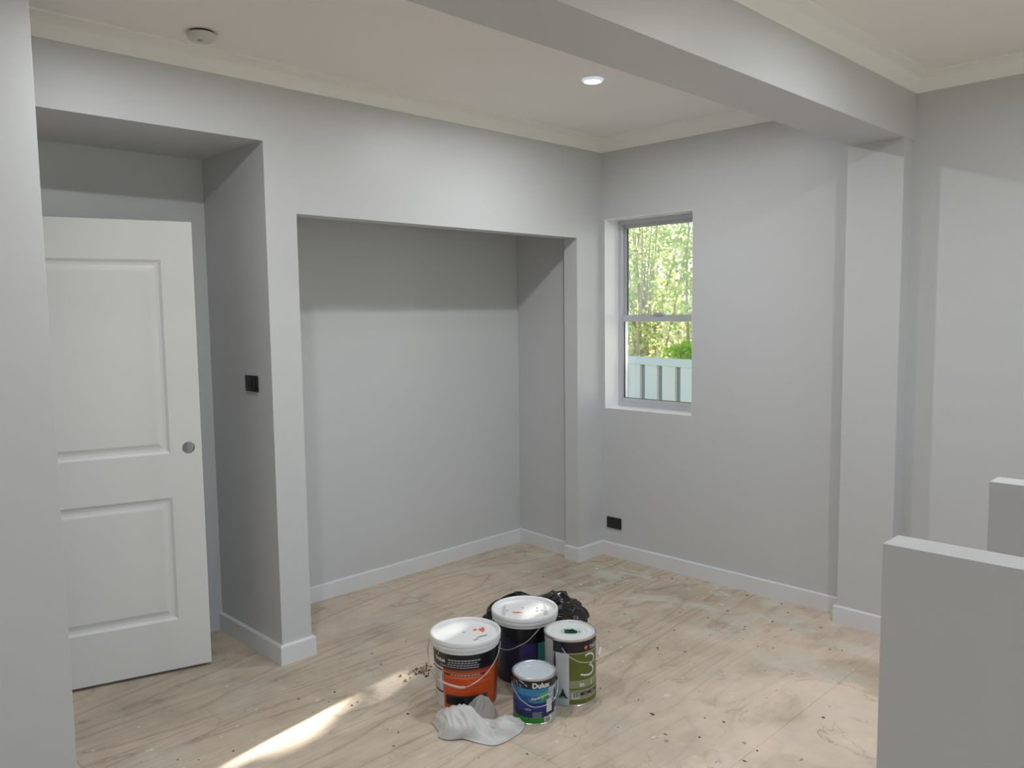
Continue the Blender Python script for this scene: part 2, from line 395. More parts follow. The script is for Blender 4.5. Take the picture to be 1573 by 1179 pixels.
for z0, z1 in (P1, P2):
    bm = bmesh.new(); x0, x1 = SW, DW - SW
    prof = [(0, 0), (.003, .0025), (.012, .009), (.024, .011), (.034, .009), (.046, .0035), (.050, .003)]
    rings = []
    for ins, dep in prof:
        y = dep * side
        rings.append([bm.verts.new(v) for v in ((x0 + ins, y, z0 + ins), (x1 - ins, y, z0 + ins), (x1 - ins, y, z1 - ins), (x0 + ins, y, z1 - ins))])
    for a, b in zip(rings, rings[1:]):
        for i in range(4): bm.faces.new((a[i], a[(i + 1) % 4], b[(i + 1) % 4], b[i]))
    bm.faces.new(rings[-1])
    back = [bm.verts.new(v) for v in ((x0, DT * side, z0), (x1, DT * side, z0), (x1, DT * side, z1), (x0, DT * side, z1))]
    bm.faces.new(back)
    for i in range(4): bm.faces.new((rings[0][i], rings[0][(i + 1) % 4], back[(i + 1) % 4], back[i]))
    obj('door_panel', bm, M['door'], door)

# ------------------------------------------------------------------ switches and sockets
def plate_local(w_, h_, sockets):
    """plate in local XZ, facing -Y"""
    root = None
    bm = bmesh.new(); box(bm, -w_ / 2, w_ / 2, -.008, 0, -h_ / 2, h_ / 2, bev=.0025)
    return bm
sk = empty('power_socket', (-3.2345, YW, .226)); tag(sk, 'black double power socket low on the wall below the window', 'power socket')
obj('cover_plate', plate_local(.116, .073, 2), M['blackp'], sk, smooth=30)
for s in (-1, 1):
    bm = bmesh.new(); box(bm, s * .030 - .007, s * .030 + .007, -.0115, -.0075, .010, .026, bev=.001); obj('rocker', bm, M['blackk'], sk)
    bm = bmesh.new()
    for dx, dz, rot in ((-.008, .0, .5), (.008, .0, -.5), (0, -.016, 0)):
        n0 = len(bm.verts); box(bm, -.001, .001, -.0084, -.0078, -.004, .004)
        bm.verts.ensure_lookup_table(); vs = bm.verts[n0:]
        bmesh.ops.rotate(bm, cent=(0, 0, 0), matrix=Matrix.Rotation(rot, 3, 'Y'), verts=vs); bmesh.ops.translate(bm, vec=(s * .030 + dx, 0, dz - .004), verts=vs)
    obj('pin_slots', bm, M['dark'], sk)
sw = empty('light_switch', (-3.522, REC_Y1, 1.303)); tag(sw, 'black rocker light switch plate on the side of the door recess', 'light switch')
obj('cover_plate', plate_local(.116, .075, 0), M['blackp'], sw, smooth=30)
for s in (-1, 0, 1):
    bm = bmesh.new(); box(bm, s * .028 - .008, s * .028 + .008, -.0120, -.0075, -.013, .013, bev=.0015); obj('rocker', bm, M['blackk'], sw)

# ------------------------------------------------------------------ ceiling fittings
def em(name, col, s):
    m = bpy.data.materials.new(name); m.use_nodes = True; p = m.node_tree.nodes['Principled BSDF']
    p.inputs['Emission Color'].default_value = (*col, 1); p.inputs['Emission Strength'].default_value = s; return m
M['led'] = em('led_diffuser', (.9, .97, 1), 8); M['bezel_glow'] = em('glowing_bezel', (.70, .88, 1), .45)  # bezel gets a faint glow of its own in place of lamp light on it
for k, (x, y, f) in enumerate(DOWNLIGHTS):
    d = empty('downlight', (x, y, ZC))
    lab = ['round white recessed downlight glowing in the ceiling before the beam', 'white recessed downlight above the door recess, out of view', 'white recessed downlight above the far stair wall, out of view', 'unseen downlight right of the stairs, added as fill', 'unseen downlight behind the camera on the right, added as fill', 'unseen downlight behind the camera on the left, added as fill'][k]
    tag(d, lab, 'downlight', 'recessed ceiling downlights')
    bm = bmesh.new(); lathe(bm, [(.037, -.002), (.038, -.010), (.042, -.012), (.047, -.010), (.051, -.003), (.051, 0), (.037, 0)], 40, caps=False); obj('bezel', bm, M['bezel_glow'], d, smooth=30)
    bm = bmesh.new(); lathe(bm, [(.0368, -.0005), (.0368, -.0095), (.02, -.0105)], 40); obj('diffuser', bm, M['led'], d)
    ld = bpy.data.lights.new('downlight_lamp', 'AREA'); ld.shape = 'DISK'; ld.size = .07; ld.energy = LAMP_W * f; ld.color = LAMP_COL; ld.spread = math.radians(173)
    lo2 = bpy.data.objects.new('lamp', ld); C.objects.link(lo2); lo2.parent = d; lo2.location = (0, 0, -.014)
sd = empty('smoke_detector', (-3.10, 1.43, ZC)); tag(sd, 'round white smoke detector on the ceiling near the left cornice', 'smoke detector')
bm = bmesh.new(); lathe(bm, [(.044, 0), (.044, -.008)], 40); obj('mounting_base', bm, M['dark'], sd)  # near-black colour stands in for the shade in the gap behind the cover
bm = bmesh.new(); lathe(bm, [(.050, -.007), (.056, -.010), (.057, -.018), (.052, -.027), (.040, -.033), (.02, -.035)], 48); obj('cover', bm, M['detect'], sd, smooth=40)
bm = bmesh.new(); lathe(bm, [(.011, -.033), (.011, -.0365), (.008, -.0375)], 24, c=(.006, -.012)); obj('test_button', bm, mat('test_button', (.42, .36, .32), .5), sd, smooth=40)

# ------------------------------------------------------------------ paint pails and tins
def hexs(r, g, b): 
    f = lambda c: ((c / 255 + .055) / 1.055) ** 2.4 if c / 255 > .04045 else c / 255 / 12.92
    return (f(r), f(g), f(b))
PM = {}
def pm(name, rgb, rough=.32, metal=0):
    if name not in PM: PM[name] = mat('print_' + name, hexs(*rgb), rough, metal)
    return PM[name]
W_ = pm('white', (225, 226, 224)); K_ = pm('black', (14, 14, 20)); O_ = pm('orange', (214, 84, 24)); OD = pm('rust', (150, 62, 34))
SL = pm('slate', (44, 56, 66)); PU = pm('violet', (58, 48, 108)); NV = pm('navy', (30, 30, 58)); TQ = pm('teal', (52, 150, 148))
OL = pm('olive', (96, 106, 30)); PO = pm('pale_olive', (142, 146, 112)); GN = pm('leaf_green', (40, 132, 34)); LG = pm('lime_green', (96, 176, 70))
B1 = pm('sky_blue', (40, 130, 175)); B2 = pm('mid_blue', (24, 88, 155)); B3 = pm('deep_blue', (20, 45, 120)); B4 = pm('ink_blue', (14, 28, 84)); GY = pm('silver', (175, 180, 180)); LT = pm('light_grey', (196, 200, 202))
TG = pm('tree_green', (16, 70, 52)); OR = pm('hazard_orange', (222, 110, 70)); PT = pm('pale_teal', (180, 208, 200)); GM = pm('mid_grey', (120, 122, 124))
STEEL = mat('tin_steel', (.62, .63, .64), .28, .9); WIRE = mat('galvanised_wire', (.60, .60, .58), .35, .8); GRIP = mat('grip_plastic', (.62, .52, .47), .4)
PLAS = mat('pail_plastic', (.80, .81, .81), .28); LIDW = mat('lid_enamel', (.60, .65, .70), .25, .1)

class Lab:
    """printed sleeve around a pail: patches and wrapped lettering, phi in degrees from the viewer-facing line"""
    def __init__(s, c, rz, eps=.0005):
        s.c = c; s.rz = rz; s.t0 = math.atan2(-c[1], -c[0]); s.bm = bmesh.new(); s.mats = []; s.lvl = 1; s.eps = eps
    def mi(s, m):
        if m not in s.mats: s.mats.append(m)
        return s.mats.index(m)
    def P(s, phi, z, e): 
        t = s.t0 + math.radians(phi); r = s.rz(z) + e; return (r * math.cos(t), r * math.sin(t), z)
    def patch(s, m, p0, p1, z0, z1, lvl=1, slant=0):
        k = s.mi(m); n = max(1, int(abs(p1 - p0) / 5)); e = s.eps * lvl; rows = []
        for i in range(n + 1):
            f = i / n; ph = p0 + (p1 - p0) * f; rows.append((s.bm.verts.new(s.P(ph, z0 + slant * f, e)), s.bm.verts.new(s.P(ph, z1 + slant * f, e))))
        for a, b in zip(rows, rows[1:]): s.bm.faces.new((a[0], b[0], b[1], a[1])).material_index = k
    def poly(s, m, pts, lvl=2):
        k = s.mi(m); f = s.bm.faces.new([s.bm.verts.new(s.P(ph, z, s.eps * lvl)) for ph, z in pts]); f.material_index = k
    def oval(s, m, pc, zc, pr_, zr, lvl=2, tilt=0):
        k = s.mi(m); c0 = s.bm.verts.new(s.P(pc, zc, s.eps * lvl)); n = 28; rg = []
        for i in range(n):
            a = 2 * PI * i / n; dp = pr_ * math.cos(a); rg.append(s.bm.verts.new(s.P(pc + dp, zc + zr * math.sin(a) + tilt * math.cos(a), s.eps * lvl)))
        for i in range(n): s.bm.faces.new((c0, rg[i], rg[(i + 1) % n])).material_index = k
    def text(s, m, body, phi, z, size, lvl=3, bold=0, shear=0, xs=1, slant=0):
        cu = bpy.data.curves.new('t', 'FONT'); cu.body = body; cu.size = size; cu.offset = bold; cu.shear = shear; cu.resolution_u = 3
        o = bpy.data.objects.new('t', cu); C.objects.link(o); dg = bpy.context.evaluated_depsgraph_get()
        me = bpy.data.meshes.new_from_object(o.evaluated_get(dg)); b2 = bmesh.new(); b2.from_mesh(me)
        bmesh.ops.subdivide_edges(b2, edges=[e for e in b2.edges if e.calc_length() > .006], cuts=1)
        k = s.mi(m); vm = {}
        for v in b2.verts:
            r = s.rz(z); ph = phi + math.degrees(v.co.x * xs / r); vm[v] = s.bm.verts.new(s.P(ph, z + v.co.y + slant * v.co.x, s.eps * lvl))
        for f in b2.faces:
            try: s.bm.faces.new([vm[v] for v in f.verts]).material_index = k
            except ValueError: pass
        b2.free(); C.objects.unlink(o); bpy.data.objects.remove(o); bpy.data.meshes.remove(me); bpy.data.curves.remove(cu)
    def stroke(s, m, pts, wd, lvl=3):
        """thick painted line through (phi, z) points"""
        k = s.mi(m); r = s.rz(pts[0][1]); rows = []
        q = [(math.radians(p) * r, z) for p, z in pts]
        for i, (u, z) in enumerate(q):
            a = q[max(i - 1, 0)]; b = q[min(i + 1, len(q) - 1)]; d = Vector((b[0] - a[0], b[1] - a[1])).normalized(); nn = Vector((-d.y, d.x)) * wd / 2
            rows.append([s.bm.verts.new(s.P(math.degrees((u + g * nn.x) / r), z + g * nn.y, s.eps * lvl)) for g in (-1, 1)])
        for a, b in zip(rows, rows[1:]): s.bm.faces.new((a[0], b[0], b[1], a[1])).material_index = k
    def done(s, parent, name='label_print'):
        bmesh.ops.recalc_face_normals(s.bm, faces=s.bm.faces)
        me = bpy.data.meshes.new(name); s.bm.to_mesh(me); s.bm.free()
        for m in s.mats: me.materials.append(m)
        o = bpy.data.objects.new(name, me); C.objects.link(o); o.parent = parent; return o
def disc_print(parent, name, z, items):
    bm = bmesh.new(); ms = []
    for m, pts in items:
        if m not in ms: ms.append(m)
        bm.faces.new([bm.verts.new((x, y, z + .0003 * (1 + ms.index(m)))) for x, y in pts]).material_index = ms.index(m)
    return obj(name, bm, ms, parent)
def bail(parent, c, pts3, rad, piv, wire=.002, grip=None, gr=.005, ears=True, gm=None):
    """wire handle through (phi, z, extra radius) stations"""
    t0 = math.atan2(-c[1], -c[0]); pts = []; n_ = 60
    for i in range(n_ + 1):
        q = pts3; t = i / n_ * (len(q) - 1); k = min(int(t), len(q) - 2); f = t - k
        p0, p1, p2, p3 = q[max(k - 1, 0)], q[k], q[k + 1], q[min(k + 2, len(q) - 1)]
        ph, z, e = [.5 * (2 * b + (-a + c_) * f + (2 * a - 5 * b + 4 * c_ - d) * f * f + (-a + 3 * b - 3 * c_ + d) * f ** 3) for a, b, c_, d in zip(p0, p1, p2, p3)]
        a = t0 + math.radians(ph); pts.append(Vector(((rad + e) * math.cos(a), (rad + e) * math.sin(a), z)))
    bm = bmesh.new(); tube(bm, pts, wire, 6); h = obj('wire_handle', bm, WIRE, parent, smooth='all')
    if grip:
        a, b = [int(g / (len(pts3) - 1) * n_) for g in grip]; bm = bmesh.new(); tube(bm, pts[a:b + 1], gr, 10); obj('handle_grip', bm, gm or GRIP, h, smooth=50)
    if ears:
        for i in (0, -1):
            d = Vector((pts[i].x, pts[i].y, 0)); rr = d.length; d.normalize(); bm = bmesh.new()
            tube(bm, [pts[i] - d * (rr - piv), pts[i] + d * .003], .008, 16); obj('handle_ear', bm, W_ if ears == 'w' else K_, parent, smooth=50)
    return h

def frame_loc(c): return math.atan2(-c[1], -c[0])

# --- big white-lidded pails
def pail(c, rt, rb, h, label, name='paint_pail'):
    o = empty(name, (c[0], c[1], 0)); tag(o, label, 'paint pail')
    hb = h - .030; rbt = rt - .011
    rz = lambda z: rb + (rbt - rb) * min(1, max(0, z / hb))
    bm = bmesh.new(); lathe(bm, [(rb - .004, .002), (rb - .004, 0), (rb - .001, 0), (rb, .003)] + [(rz(z), z) for z in (.03, .08, .13, .18, h - .05)] + [(rz(h - .05) + .0, h - .048), (rt - .007, h - .046), (rt - .007, h - .038), (rt - .011, h - .036), (rt - .011, h - .02)], 72); obj('pail_body', bm, PLAS, o, smooth=40)
    bm = bmesh.new()
    lathe(bm, [(rt - .013, h - .034), (rt - .003, h - .034), (rt - .001, h - .030), (rt - .002, h - .022), (rt - .0045, h - .021), (rt - .0035, h - .017), (rt, h - .015), (rt, h - .004), (rt - .003, h), (rt - .009, h), (rt - .013, h - .004), (rt - .017, h - .013), (rt - .024, h - .014), (rt - .05, h - .0125)], 72)
    obj('pail_lid', bm, PLAS, o, smooth=40)
    return o, rz
def rot2(pts, t): 
    c_, s_ = math.cos(t), math.sin(t); return [(x * c_ - y * s_, x * s_ + y * c_) for x, y in pts]

# orange label pail
cO = (-2.478, 2.172); po, rzO = pail(cO, .149, .1265, .292, 'white-lidded paint pail with an orange and black label, beside the crumpled rags')
L = Lab(cO, rzO)
L.patch(K_, -100, 100, .176, .240)
L.patch(W_, -100, -46, .004, .176)
L.patch(O_, -45, 100, .004, .176)
L.patch(OD, -43, 55, .166, .176, 2)
L.patch(OD, 62, 100, .004, .176, 2)
L.patch(SL, -40, 40, .022, .066, 2)
L.patch(K_, -40, -5, .030, .058, 3); L.patch(K_, -3, 38, .026, .030, 3)
L.patch(SL, -42, 34, .150, .158, 2); 
for i in range(9): L.patch(W_, -28 + i * 6, -28 + i * 6 + 4.6, .1525, .1555, 3)
L.patch(OR, -40, 58, .138, .146, 2); L.patch(OR, 4, 50, .118, .124, 2)
for z in (.096, .084): L.patch(OR, -38, 30, z, z + .0025, 2)
L.patch(K_, -84, -47, .160, .168, 2); L.patch(K_, -84, -47, .064, .072, 2)
L.patch(GM, -47.5, -46, .064, .168, 3)
for i in range(9): L.patch(GM, -80, -51 - (i * 7) % 9, .150 - i * .009, .1525 - i * .009, 3)
L.text(K_, '15 L', -74, .036, .014, 3, xs=1.0)
L.text(W_, 'Dulux', -64, .202, .022, 3, bold=.0008, xs=1.1)
L.stroke(W_, [(-55, .224), (-54.6, .231), (-54.2, .238)], .004)
for i, (a, b) in enumerate(((-32, 24), (-32, 20), (-34, 24), (-52, 22))):
    z = .214 - i * .0095; x = a
    while x < b: 
        L.patch(LT, x, x + 4.6, z, z + (.003 if i else .0042), 2); x += 5.8
L.done(po)
t0 = frame_loc(cO)
def pt(z0, cxy, t, pts): return [(cxy[0] + x, cxy[1] + y) for x, y in rot2(pts, t)]
zl = .292 - .0125
rt_ = lambda a, b: (math.cos(t0) * a - math.sin(t0) * b, math.sin(t0) * a + math.cos(t0) * b)   # a = toward viewer, b = to viewer's right
disc_print(po, 'lid_print', zl, [(OR, [rt_(.005, .075), rt_(-.028, .052), rt_(-.055, .075), rt_(-.03, .083)]), (OR, [rt_(-.022, .048), rt_(-.014, .036), rt_(-.030, .030), rt_(-.040, .046)]), (GM, [rt_(-.006 + .005 * math.cos(a * PI / 4), -.008 + .006 * math.sin(a * PI / 4)) for a in range(8)]),
    (GM, [rt_(.062, .040), rt_(.040, .060), rt_(.030, .090), rt_(.036, .092), (rt_(.050, .062))]), (GM, [rt_(.078, .030), rt_(.066, .052), rt_(.070, .054), rt_(.084, .036)])])
bail(po, cO, [(-96, .252, 0), (-98, .215, .010), (-90, .170, .006), (-68, .138, 0), (-46, .128, .002), (-24, .121, .004), (-3, .116, .005), (16, .136, .004), (36, .166, .002), (58, .208, 0), (78, .250, -.004)], .152, .14, grip=(4, 6), ears=False)

# purple label pail
cP = (-2.456, 2.507); pp, rzP = pail(cP, .149, .1295, .305, 'white-lidded paint pail with a dark violet label, behind the other tins')
L = Lab(cP, rzP)
L.patch(K_, -100, 100, .190, .257); L.patch(NV, -100, 22, .004, .190); L.patch(PU, -10, 21, .110, .190, 2)
L.patch(TQ, 24, 62, .060, .190); L.patch(W_, 62, 100, .004, .190); L.patch(K_, 22, 24, .004, .257, 2)
L.text(pm('dim_violet', (70, 60, 110)), 'Dulux', -62, .215, .020, 3)
for i in range(6): L.patch(PU, -66, -22 - (i * 11) % 14, .168 - i * .013, .172 - i * .013, 2)
for i in range(3): L.patch(pm('dim_violet', (70, 60, 110)), -60, -30, .206 - i * .009, .2085 - i * .009, 2)
L.done(pp)
t0 = frame_loc(cP); zl = .305 - .0125
rt_ = lambda a, b: (math.cos(t0) * a - math.sin(t0) * b, math.sin(t0) * a + math.cos(t0) * b)
dot = lambda a, b, r: [rt_(a + r * math.cos(k * PI / 4), b + r * math.sin(k * PI / 4)) for k in range(8)]
disc_print(pp, 'lid_print', zl, [(LT, [rt_(.055, -.103), rt_(-.035, -.098), rt_(-.078, -.085), rt_(.07, -.085)]), (LT, [rt_(.055, .103), rt_(-.035, .098), rt_(-.078, .085), rt_(.07, .085)]),
    (OR, [rt_(.042, -.050), rt_(.022, -.030), rt_(.034, -.012), rt_(.042, -.004)]), (OR, [rt_(.042, -.054), rt_(.020, -.052), rt_(.024, -.040)]),
    (GM, dot(-.02, -.01, .005)), (GM, dot(-.018, .055, .005)), (GM, dot(.018, .055, .005)), (GM, [rt_(.0, -.082), rt_(.014, -.082), rt_(.008, -.070)]), (GM, [rt_(.0, .082), rt_(.014, .082), rt_(.008, .070)])])
bail(pp, cP, [(-118, .262, 0), (-100, .21, .004), (-78, .175, .004), (-51, .163, .003), (-28, .166, .002), (-12, .186, 0), (3, .208, -.002), (15, .236, -.003), (26, .260, -.006)], .152, .14, ears=False)

# --- metal tins
def tin(c, rt, h, label, lidm):
    o = empty('paint_tin', (c[0], c[1], 0)); tag(o, label, 'paint tin'); rb = rt - .0035
    bm = bmesh.new(); lathe(bm, [(rb - .004, .003), (rb + .001, 0), (rb + .0018, .001), (rb + .0018, .004), (rb, .0055)] + [(rb, z) for z in (.03, h - .012)] + [(rb + .002, h - .010), (rt, h - .008), (rt, h - .001), (rt - .0015, h), (rt - .004, h - .001), (rt - .005, h - .006), (rt - .0085, h - .008)], 72, caps='bottom')
    obj('tin_body', bm, STEEL, o, smooth=40)
    bm = bmesh.new(); k = rt - .0075
    lathe(bm, [(k, h - .0110), (k, h - .002), (k - .002, h - .0005), (k - .004, h - .002), (k - .006, h - .0085), (k - .010, h - .0095), (k - .013, h - .0060), (k - .018, h - .0055), (k * .66, h - .0058), (k * .63, h - .0085), (k * .40, h - .0088)], 72)
    obj('tin_lid', bm, lidm, o, smooth=40)
    return o, (lambda z: rb)
cG = (-2.172, 2.490); pg, rzG = tin(cG, .111, .284, 'tall olive green and black metal paint tin with a big number three', mat('lid_white', (.70, .72, .71), .3))
L = Lab(cG, rzG)
L.patch(GY, -110, -42, .007, .272); L.patch(K_, -41, 110, .226, .273); L.patch(K_, -37.5, -35, .06, .273, 2)
L.patch(LT, -34, -3, .007, .224); L.patch(OL, -3, 110, .110, .224); L.patch(PO, -3, 110, .078, .110); L.patch(PO, -3, 110, .007, .078); L.patch(OL, -3, 110, .070, .078, 2)
L.patch(W_, 2, 20, .034, .060, 3); 
for i in range(8): L.patch(K_, 4 + i * 2, 4 + i * 2 + (1.2 if i % 3 else .7), .038, .060, 4)
L.patch(K_, 22, 80, .046, .058, 3); L.patch(W_, 30, 40, .051, .053, 4); L.patch(W_, 50, 62, .051, .053, 4)
L.patch(OL, -3, 110, .012, .028, 2)
L.patch(LT, -41, 110, .224, .2265, 2)
L.patch(PT, -34, -3, .007, .038, 2)
for i, z in enumerate((.058, .050, .042, .036)):
    wv = 3.5 + i * 2.4; L.poly(TG, [(-17 - wv, z), (-17 + wv, z), (-17 + wv * .3, z + .016), (-17 - wv * .3, z + .016)], 3 + i * .2)
L.patch(TG, -28, -5, .0345, .0375, 3)
for i in range(3): L.patch(GM, -32, -8, .208 - i * .010, .2085 - i * .010, 2)
L.text(W_, 'TAUBMANS', 46, .236, .021, 3, bold=.0004)
ORD = pm('logo_orange', (225, 105, 50))
for k in range(5):
    a = k * 2 * PI / 5 + .3; L.oval(ORD, 36 + math.degrees(.0045 * math.cos(a) / .1075), .246 + .0045 * math.sin(a), 2.0, .0036, 3 + .1 * k)
three = [(34, .211), (40, .2155), (47, .216), (54, .211), (60, .201), (61, .190), (58, .180), (52, .173), (45, .169), (52, .163), (57, .154), (58, .144), (56, .134), (50, .128), (43, .1265), (34, .129), (27, .133), (22, .136)]
L.stroke(W_, three, .0075, 4)
L.text(W_, 'in', 20, .084, .026, 3, bold=.0008, xs=1.2); L.text(W_, '1', 48, .084, .026, 3, bold=.0008)
L.done(pg)
t0 = frame_loc(cG); zl = .284 - .0088
rt_ = lambda a, b: (math.cos(t0) * a - math.sin(t0) * b, math.sin(t0) * a + math.cos(t0) * b)
dot = lambda a, b, r, r2=None: [rt_(a + r * math.cos(k * PI / 10), b + (r2 or r) * math.sin(k * PI / 10)) for k in range(20)]
dp = disc_print(pg, 'lid_print', zl, [(PT, dot(-.004, .004, .036, .048)), (TG, [rt_(.006, -.030), rt_(.012, -.030), rt_(.020, -.014), rt_(.010, -.012)]), (TG, [rt_(-.024, -.030), rt_(-.012, -.024), rt_(-.014, -.016), rt_(-.026, -.024)]),
    (TG, dot(-.002, -.012, .022, .013)), (TG, dot(-.004, .008, .025, .011)), (TG, dot(.002, .022, .017, .009)), (TG, dot(.000, .038, .006, .005)), (TG, dot(-.014, .0, .007, .022)), (TG, dot(.014, .002, .006, .024))])
bail(pg, cG, [(-20, .256, 0), (-12, .236, .003), (-2, .217, .004), (18, .194, .005), (42, .184, .006), (62, .186, .008), (78, .196, .011), (90, .212, .013), (100, .236, .008), (118, .250, 0)], .112, .1, grip=(5.6, 7.0), ears=True, gr=.0058, gm=M['whitep'])

cB = (-2.165, 2.2606); pb, rzB = tin(cB, .0894, .189, 'small blue and green metal paint tin in front of the tall olive one', LIDW)
L = Lab(cB, rzB)
L.patch(K_, -110, 110, .146, .178)
zs = [.030, .058, .088, .118, .146]
for a, b, m in zip(zs, zs[1:], (B4, B3, B2, B1)): L.patch(m, -110, 40, a, b)
L.patch(GN, -110, 26, .006, .030); L.patch(GY, 40, 110, .006, .146); L.patch(W_, 26, 50, .006, .030, 2)
L.patch(W_, 33, 50, .046, .098, 2)
for i in range(7): L.patch(K_, 28 + i * 2.4, 28 + i * 2.4 + 1.2, .008, .027, 3)
L.patch(K_, 36, 62, .036, .048, 3); L.patch(K_, 52, 60, .04, .09, 3); L.patch(B3, 62, 74, .05, .13, 3)
for i in range(5): L.patch(GM, 35, 48, .055 + i * .009, .0565 + i * .009, 3)
L.oval(LG, 24, .112, 40, .017, 2, tilt=.010); L.oval(GN, 28, .110, 36, .0125, 3, tilt=.010)
L.text(W_, 'Aquanamel', -10, .101, .0165, 4, bold=.0003, slant=.22, shear=.2)
L.text(W_, 'Dulux', -6, .151, .029, 3, bold=.0012, xs=1.0)
for a, b in (((-58, .170), (-50, .152)), ((-44, .174), (-28, .166)), ((-42, .156), (-38, .150)), ((-26, .162), (-20, .156)), ((-70, .165), (-66, .150))):
    L.stroke(W_, [a, ((a[0] + b[0]) / 2 + 1, (a[1] + b[1]) / 2 + .002), b], .0035, 3)
for i, z in enumerate((.064, .060)): L.patch(LT, -28 + i * 3, -10 + i, z, z + .0018, 3)
for i in range(4): L.patch(LT, -6, 20 - (i % 2) * 3, .050 - i * .006, .0515 - i * .006, 3)
L.done(pb)
bail(pb, cB, [(-88, .150, 0), (-72, .136, .002), (-55, .124, .003), (-37, .104, .004), (-18, .088, .005), (-3, .079, .005), (12, .080, .005), (36, .084, .005), (62, .098, .005), (80, .120, .005), (90, .140, .003), (94, .152, 0)], .090, .08, wire=.0018)

# ------------------------------------------------------------------ garbage bag
BAG = mat('bin_liner_plastic', (.002, .002, .003), .13, 0, .7)
bm = bmesh.new(); bmesh.ops.create_icosphere(bm, subdivisions=6, radius=1)
vdir = Vector((-.70, .714, 0)); vr = Vector((.714, .70, 0))
for v in bm.verts:
    p = v.co.copy()
    n1 = noise.noise(p * 1.5 + Vector((3, 1, 7)))
    rid = 1 - abs(noise.noise(p * 2.2 + Vector((9, 2, 4)))) * 2.4
    knot = math.exp(-((p.x - .42) / .26) ** 2) * max(0, min(1, p.z * 2 + .3))
    rid2 = 1 - abs(noise.noise(Vector((p.x * 4.6, p.y * 4.6, p.z * 3)) + Vector((1, 5, 2)))) * 2.2
    s_ = 1 + .10 * n1 + .09 * rid + (.012 + .12 * knot) * rid2
    v.co = p * s_
for v in bm.verts:
    x, y, z = v.co
    lobe = 1 - .30 * math.exp(-((x + .02) / .28) ** 2)
    X = x * (.232 if x > 0 else .245) + .018; Y = y * .125; Z = .116 + z * .112 * lobe * (1.10 - .30 * max(0, x - .5) if x > 0 else 1.12)
    P = vr * X + vdir * Y
    v.co = Vector((P.x, P.y, max(Z, .001)))
bag = obj('garbage_bag', bm, BAG, None, smooth='all'); bag.location = (-2.675, 2.80, 0)
tag(bag, 'crumpled glossy black plastic garbage bag on the floor behind the violet pail', 'garbage bag')

# ------------------------------------------------------------------ rags
def rag_mat(name, col):
    def f(n, p):
        bump_noise(900, .25, .0006, 2)(n, p)
    m = mat(name, col, .95, 0, .1, f); m.node_tree.nodes['Principled BSDF'].inputs['Sheen Weight'].default_value = .25; return m
RW = rag_mat('white_rag_cotton', (.62, .62, .60)); RG = rag_mat('grey_rag_cotton', (.42, .40, .37))
u = lambda x, y: (650 + x / 9.25, 1060 + y / 9.25)
def interp(pts, t):
    t = max(0, min(1, t)) * (len(pts) - 1); i = min(int(t), len(pts) - 2); f = t - i
    p0 = pts[max(i - 1, 0)]; p1 = pts[i]; p2 = pts[i + 1]; p3 = pts[min(i + 2, len(pts) - 1)]
    return tuple(.5 * ((2 * b) + (-a + c) * f + (2 * a - 5 * b + 4 * c - d) * f * f + (-a + 3 * b - 3 * c + d) * f ** 3) for a, b, c, d in zip(p0, p1, p2, p3))
# front hem (on floor), spine (raised), rear hem; pixel positions surveyed, heights in metres
front = [(125, 455, .003), (225, 590, .003), (215, 655, .003), (300, 695, .003), (420, 700, .004), (560, 685, .004), (760, 740, .003), (980, 780, .003), (1150, 740, .003), (1310, 645, .003), (1400, 580, .003), (1450, 490, .003)]
mid = [(160, 420, .012), (290, 470, .030), (370, 520, .042), (480, 480, .055), (600, 500, .052), (720, 540, .040), (860, 620, .016), (980, 640, .014), (1090, 590, .028), (1200, 560, .030), (1330, 530, .014), (1440, 495, .004)]
top = [(165, 410, .012), (240, 340, .030), (350, 278, .052), (450, 250, .064), (560, 242, .066), (680, 290, .055), (790, 400, .030), (930, 480, .012), (1010, 470, .026), (1110, 398, .046), (1240, 430, .026), (1440, 488, .006)]
def wp(p): q = on(*u(p[0], p[1]), 2, p[2]); return q
nu, nv = 150, 54
bm = bmesh.new(); grid = []
for i in range(nu + 1):
    s = i / nu; F = wp(interp(front, s)); Mi = wp(interp(mid, s)); Tp = wp(interp(top, s))
    back = Vector((Tp.x - .03, Tp.y + .045, .003)); row = []
    for j in range(nv + 1):
        t = j / nv
        q = interp([tuple(F), tuple(Mi), tuple(Tp), tuple((Tp + back) / 2 + Vector((0, 0, Tp.z * .15))), tuple(back)], t)
        edge = min(t, 1 - t, .25) * 4
        f1 = 1 - abs(noise.noise(Vector((s * 5 + t * 2.5, t * 4.5 - s * 2, 1.3)))) * 2.6
        f2 = 1 - abs(noise.noise(Vector((s * 13 + t * 5, t * 4, 6.3)))) * 2.6
        z = q[2] + edge * (1 - .72 * math.exp(-((t - .52) / .12) ** 2)) * (.0135 * f1 + .0080 * f2) * min(1, q[2] / .015)
        row.append(bm.verts.new((q[0], q[1], max(z, .002 + .0015 * noise.noise(Vector((s * 20, t * 9, 0)))))))
    grid.append(row)
for i in range(nu):
    for j in range(nv): bm.faces.new((grid[i][j], grid[i + 1][j], grid[i + 1][j + 1], grid[i][j + 1]))
wr = obj('rag', bm, RW, None, smooth='all'); tag(wr, 'white cotton rag lying rumpled on the floor before the orange pail', 'rag', 'cleaning rags')
sm = wr.modifiers.new('t', 'SOLIDIFY'); sm.thickness = .0012; sm.offset = 0
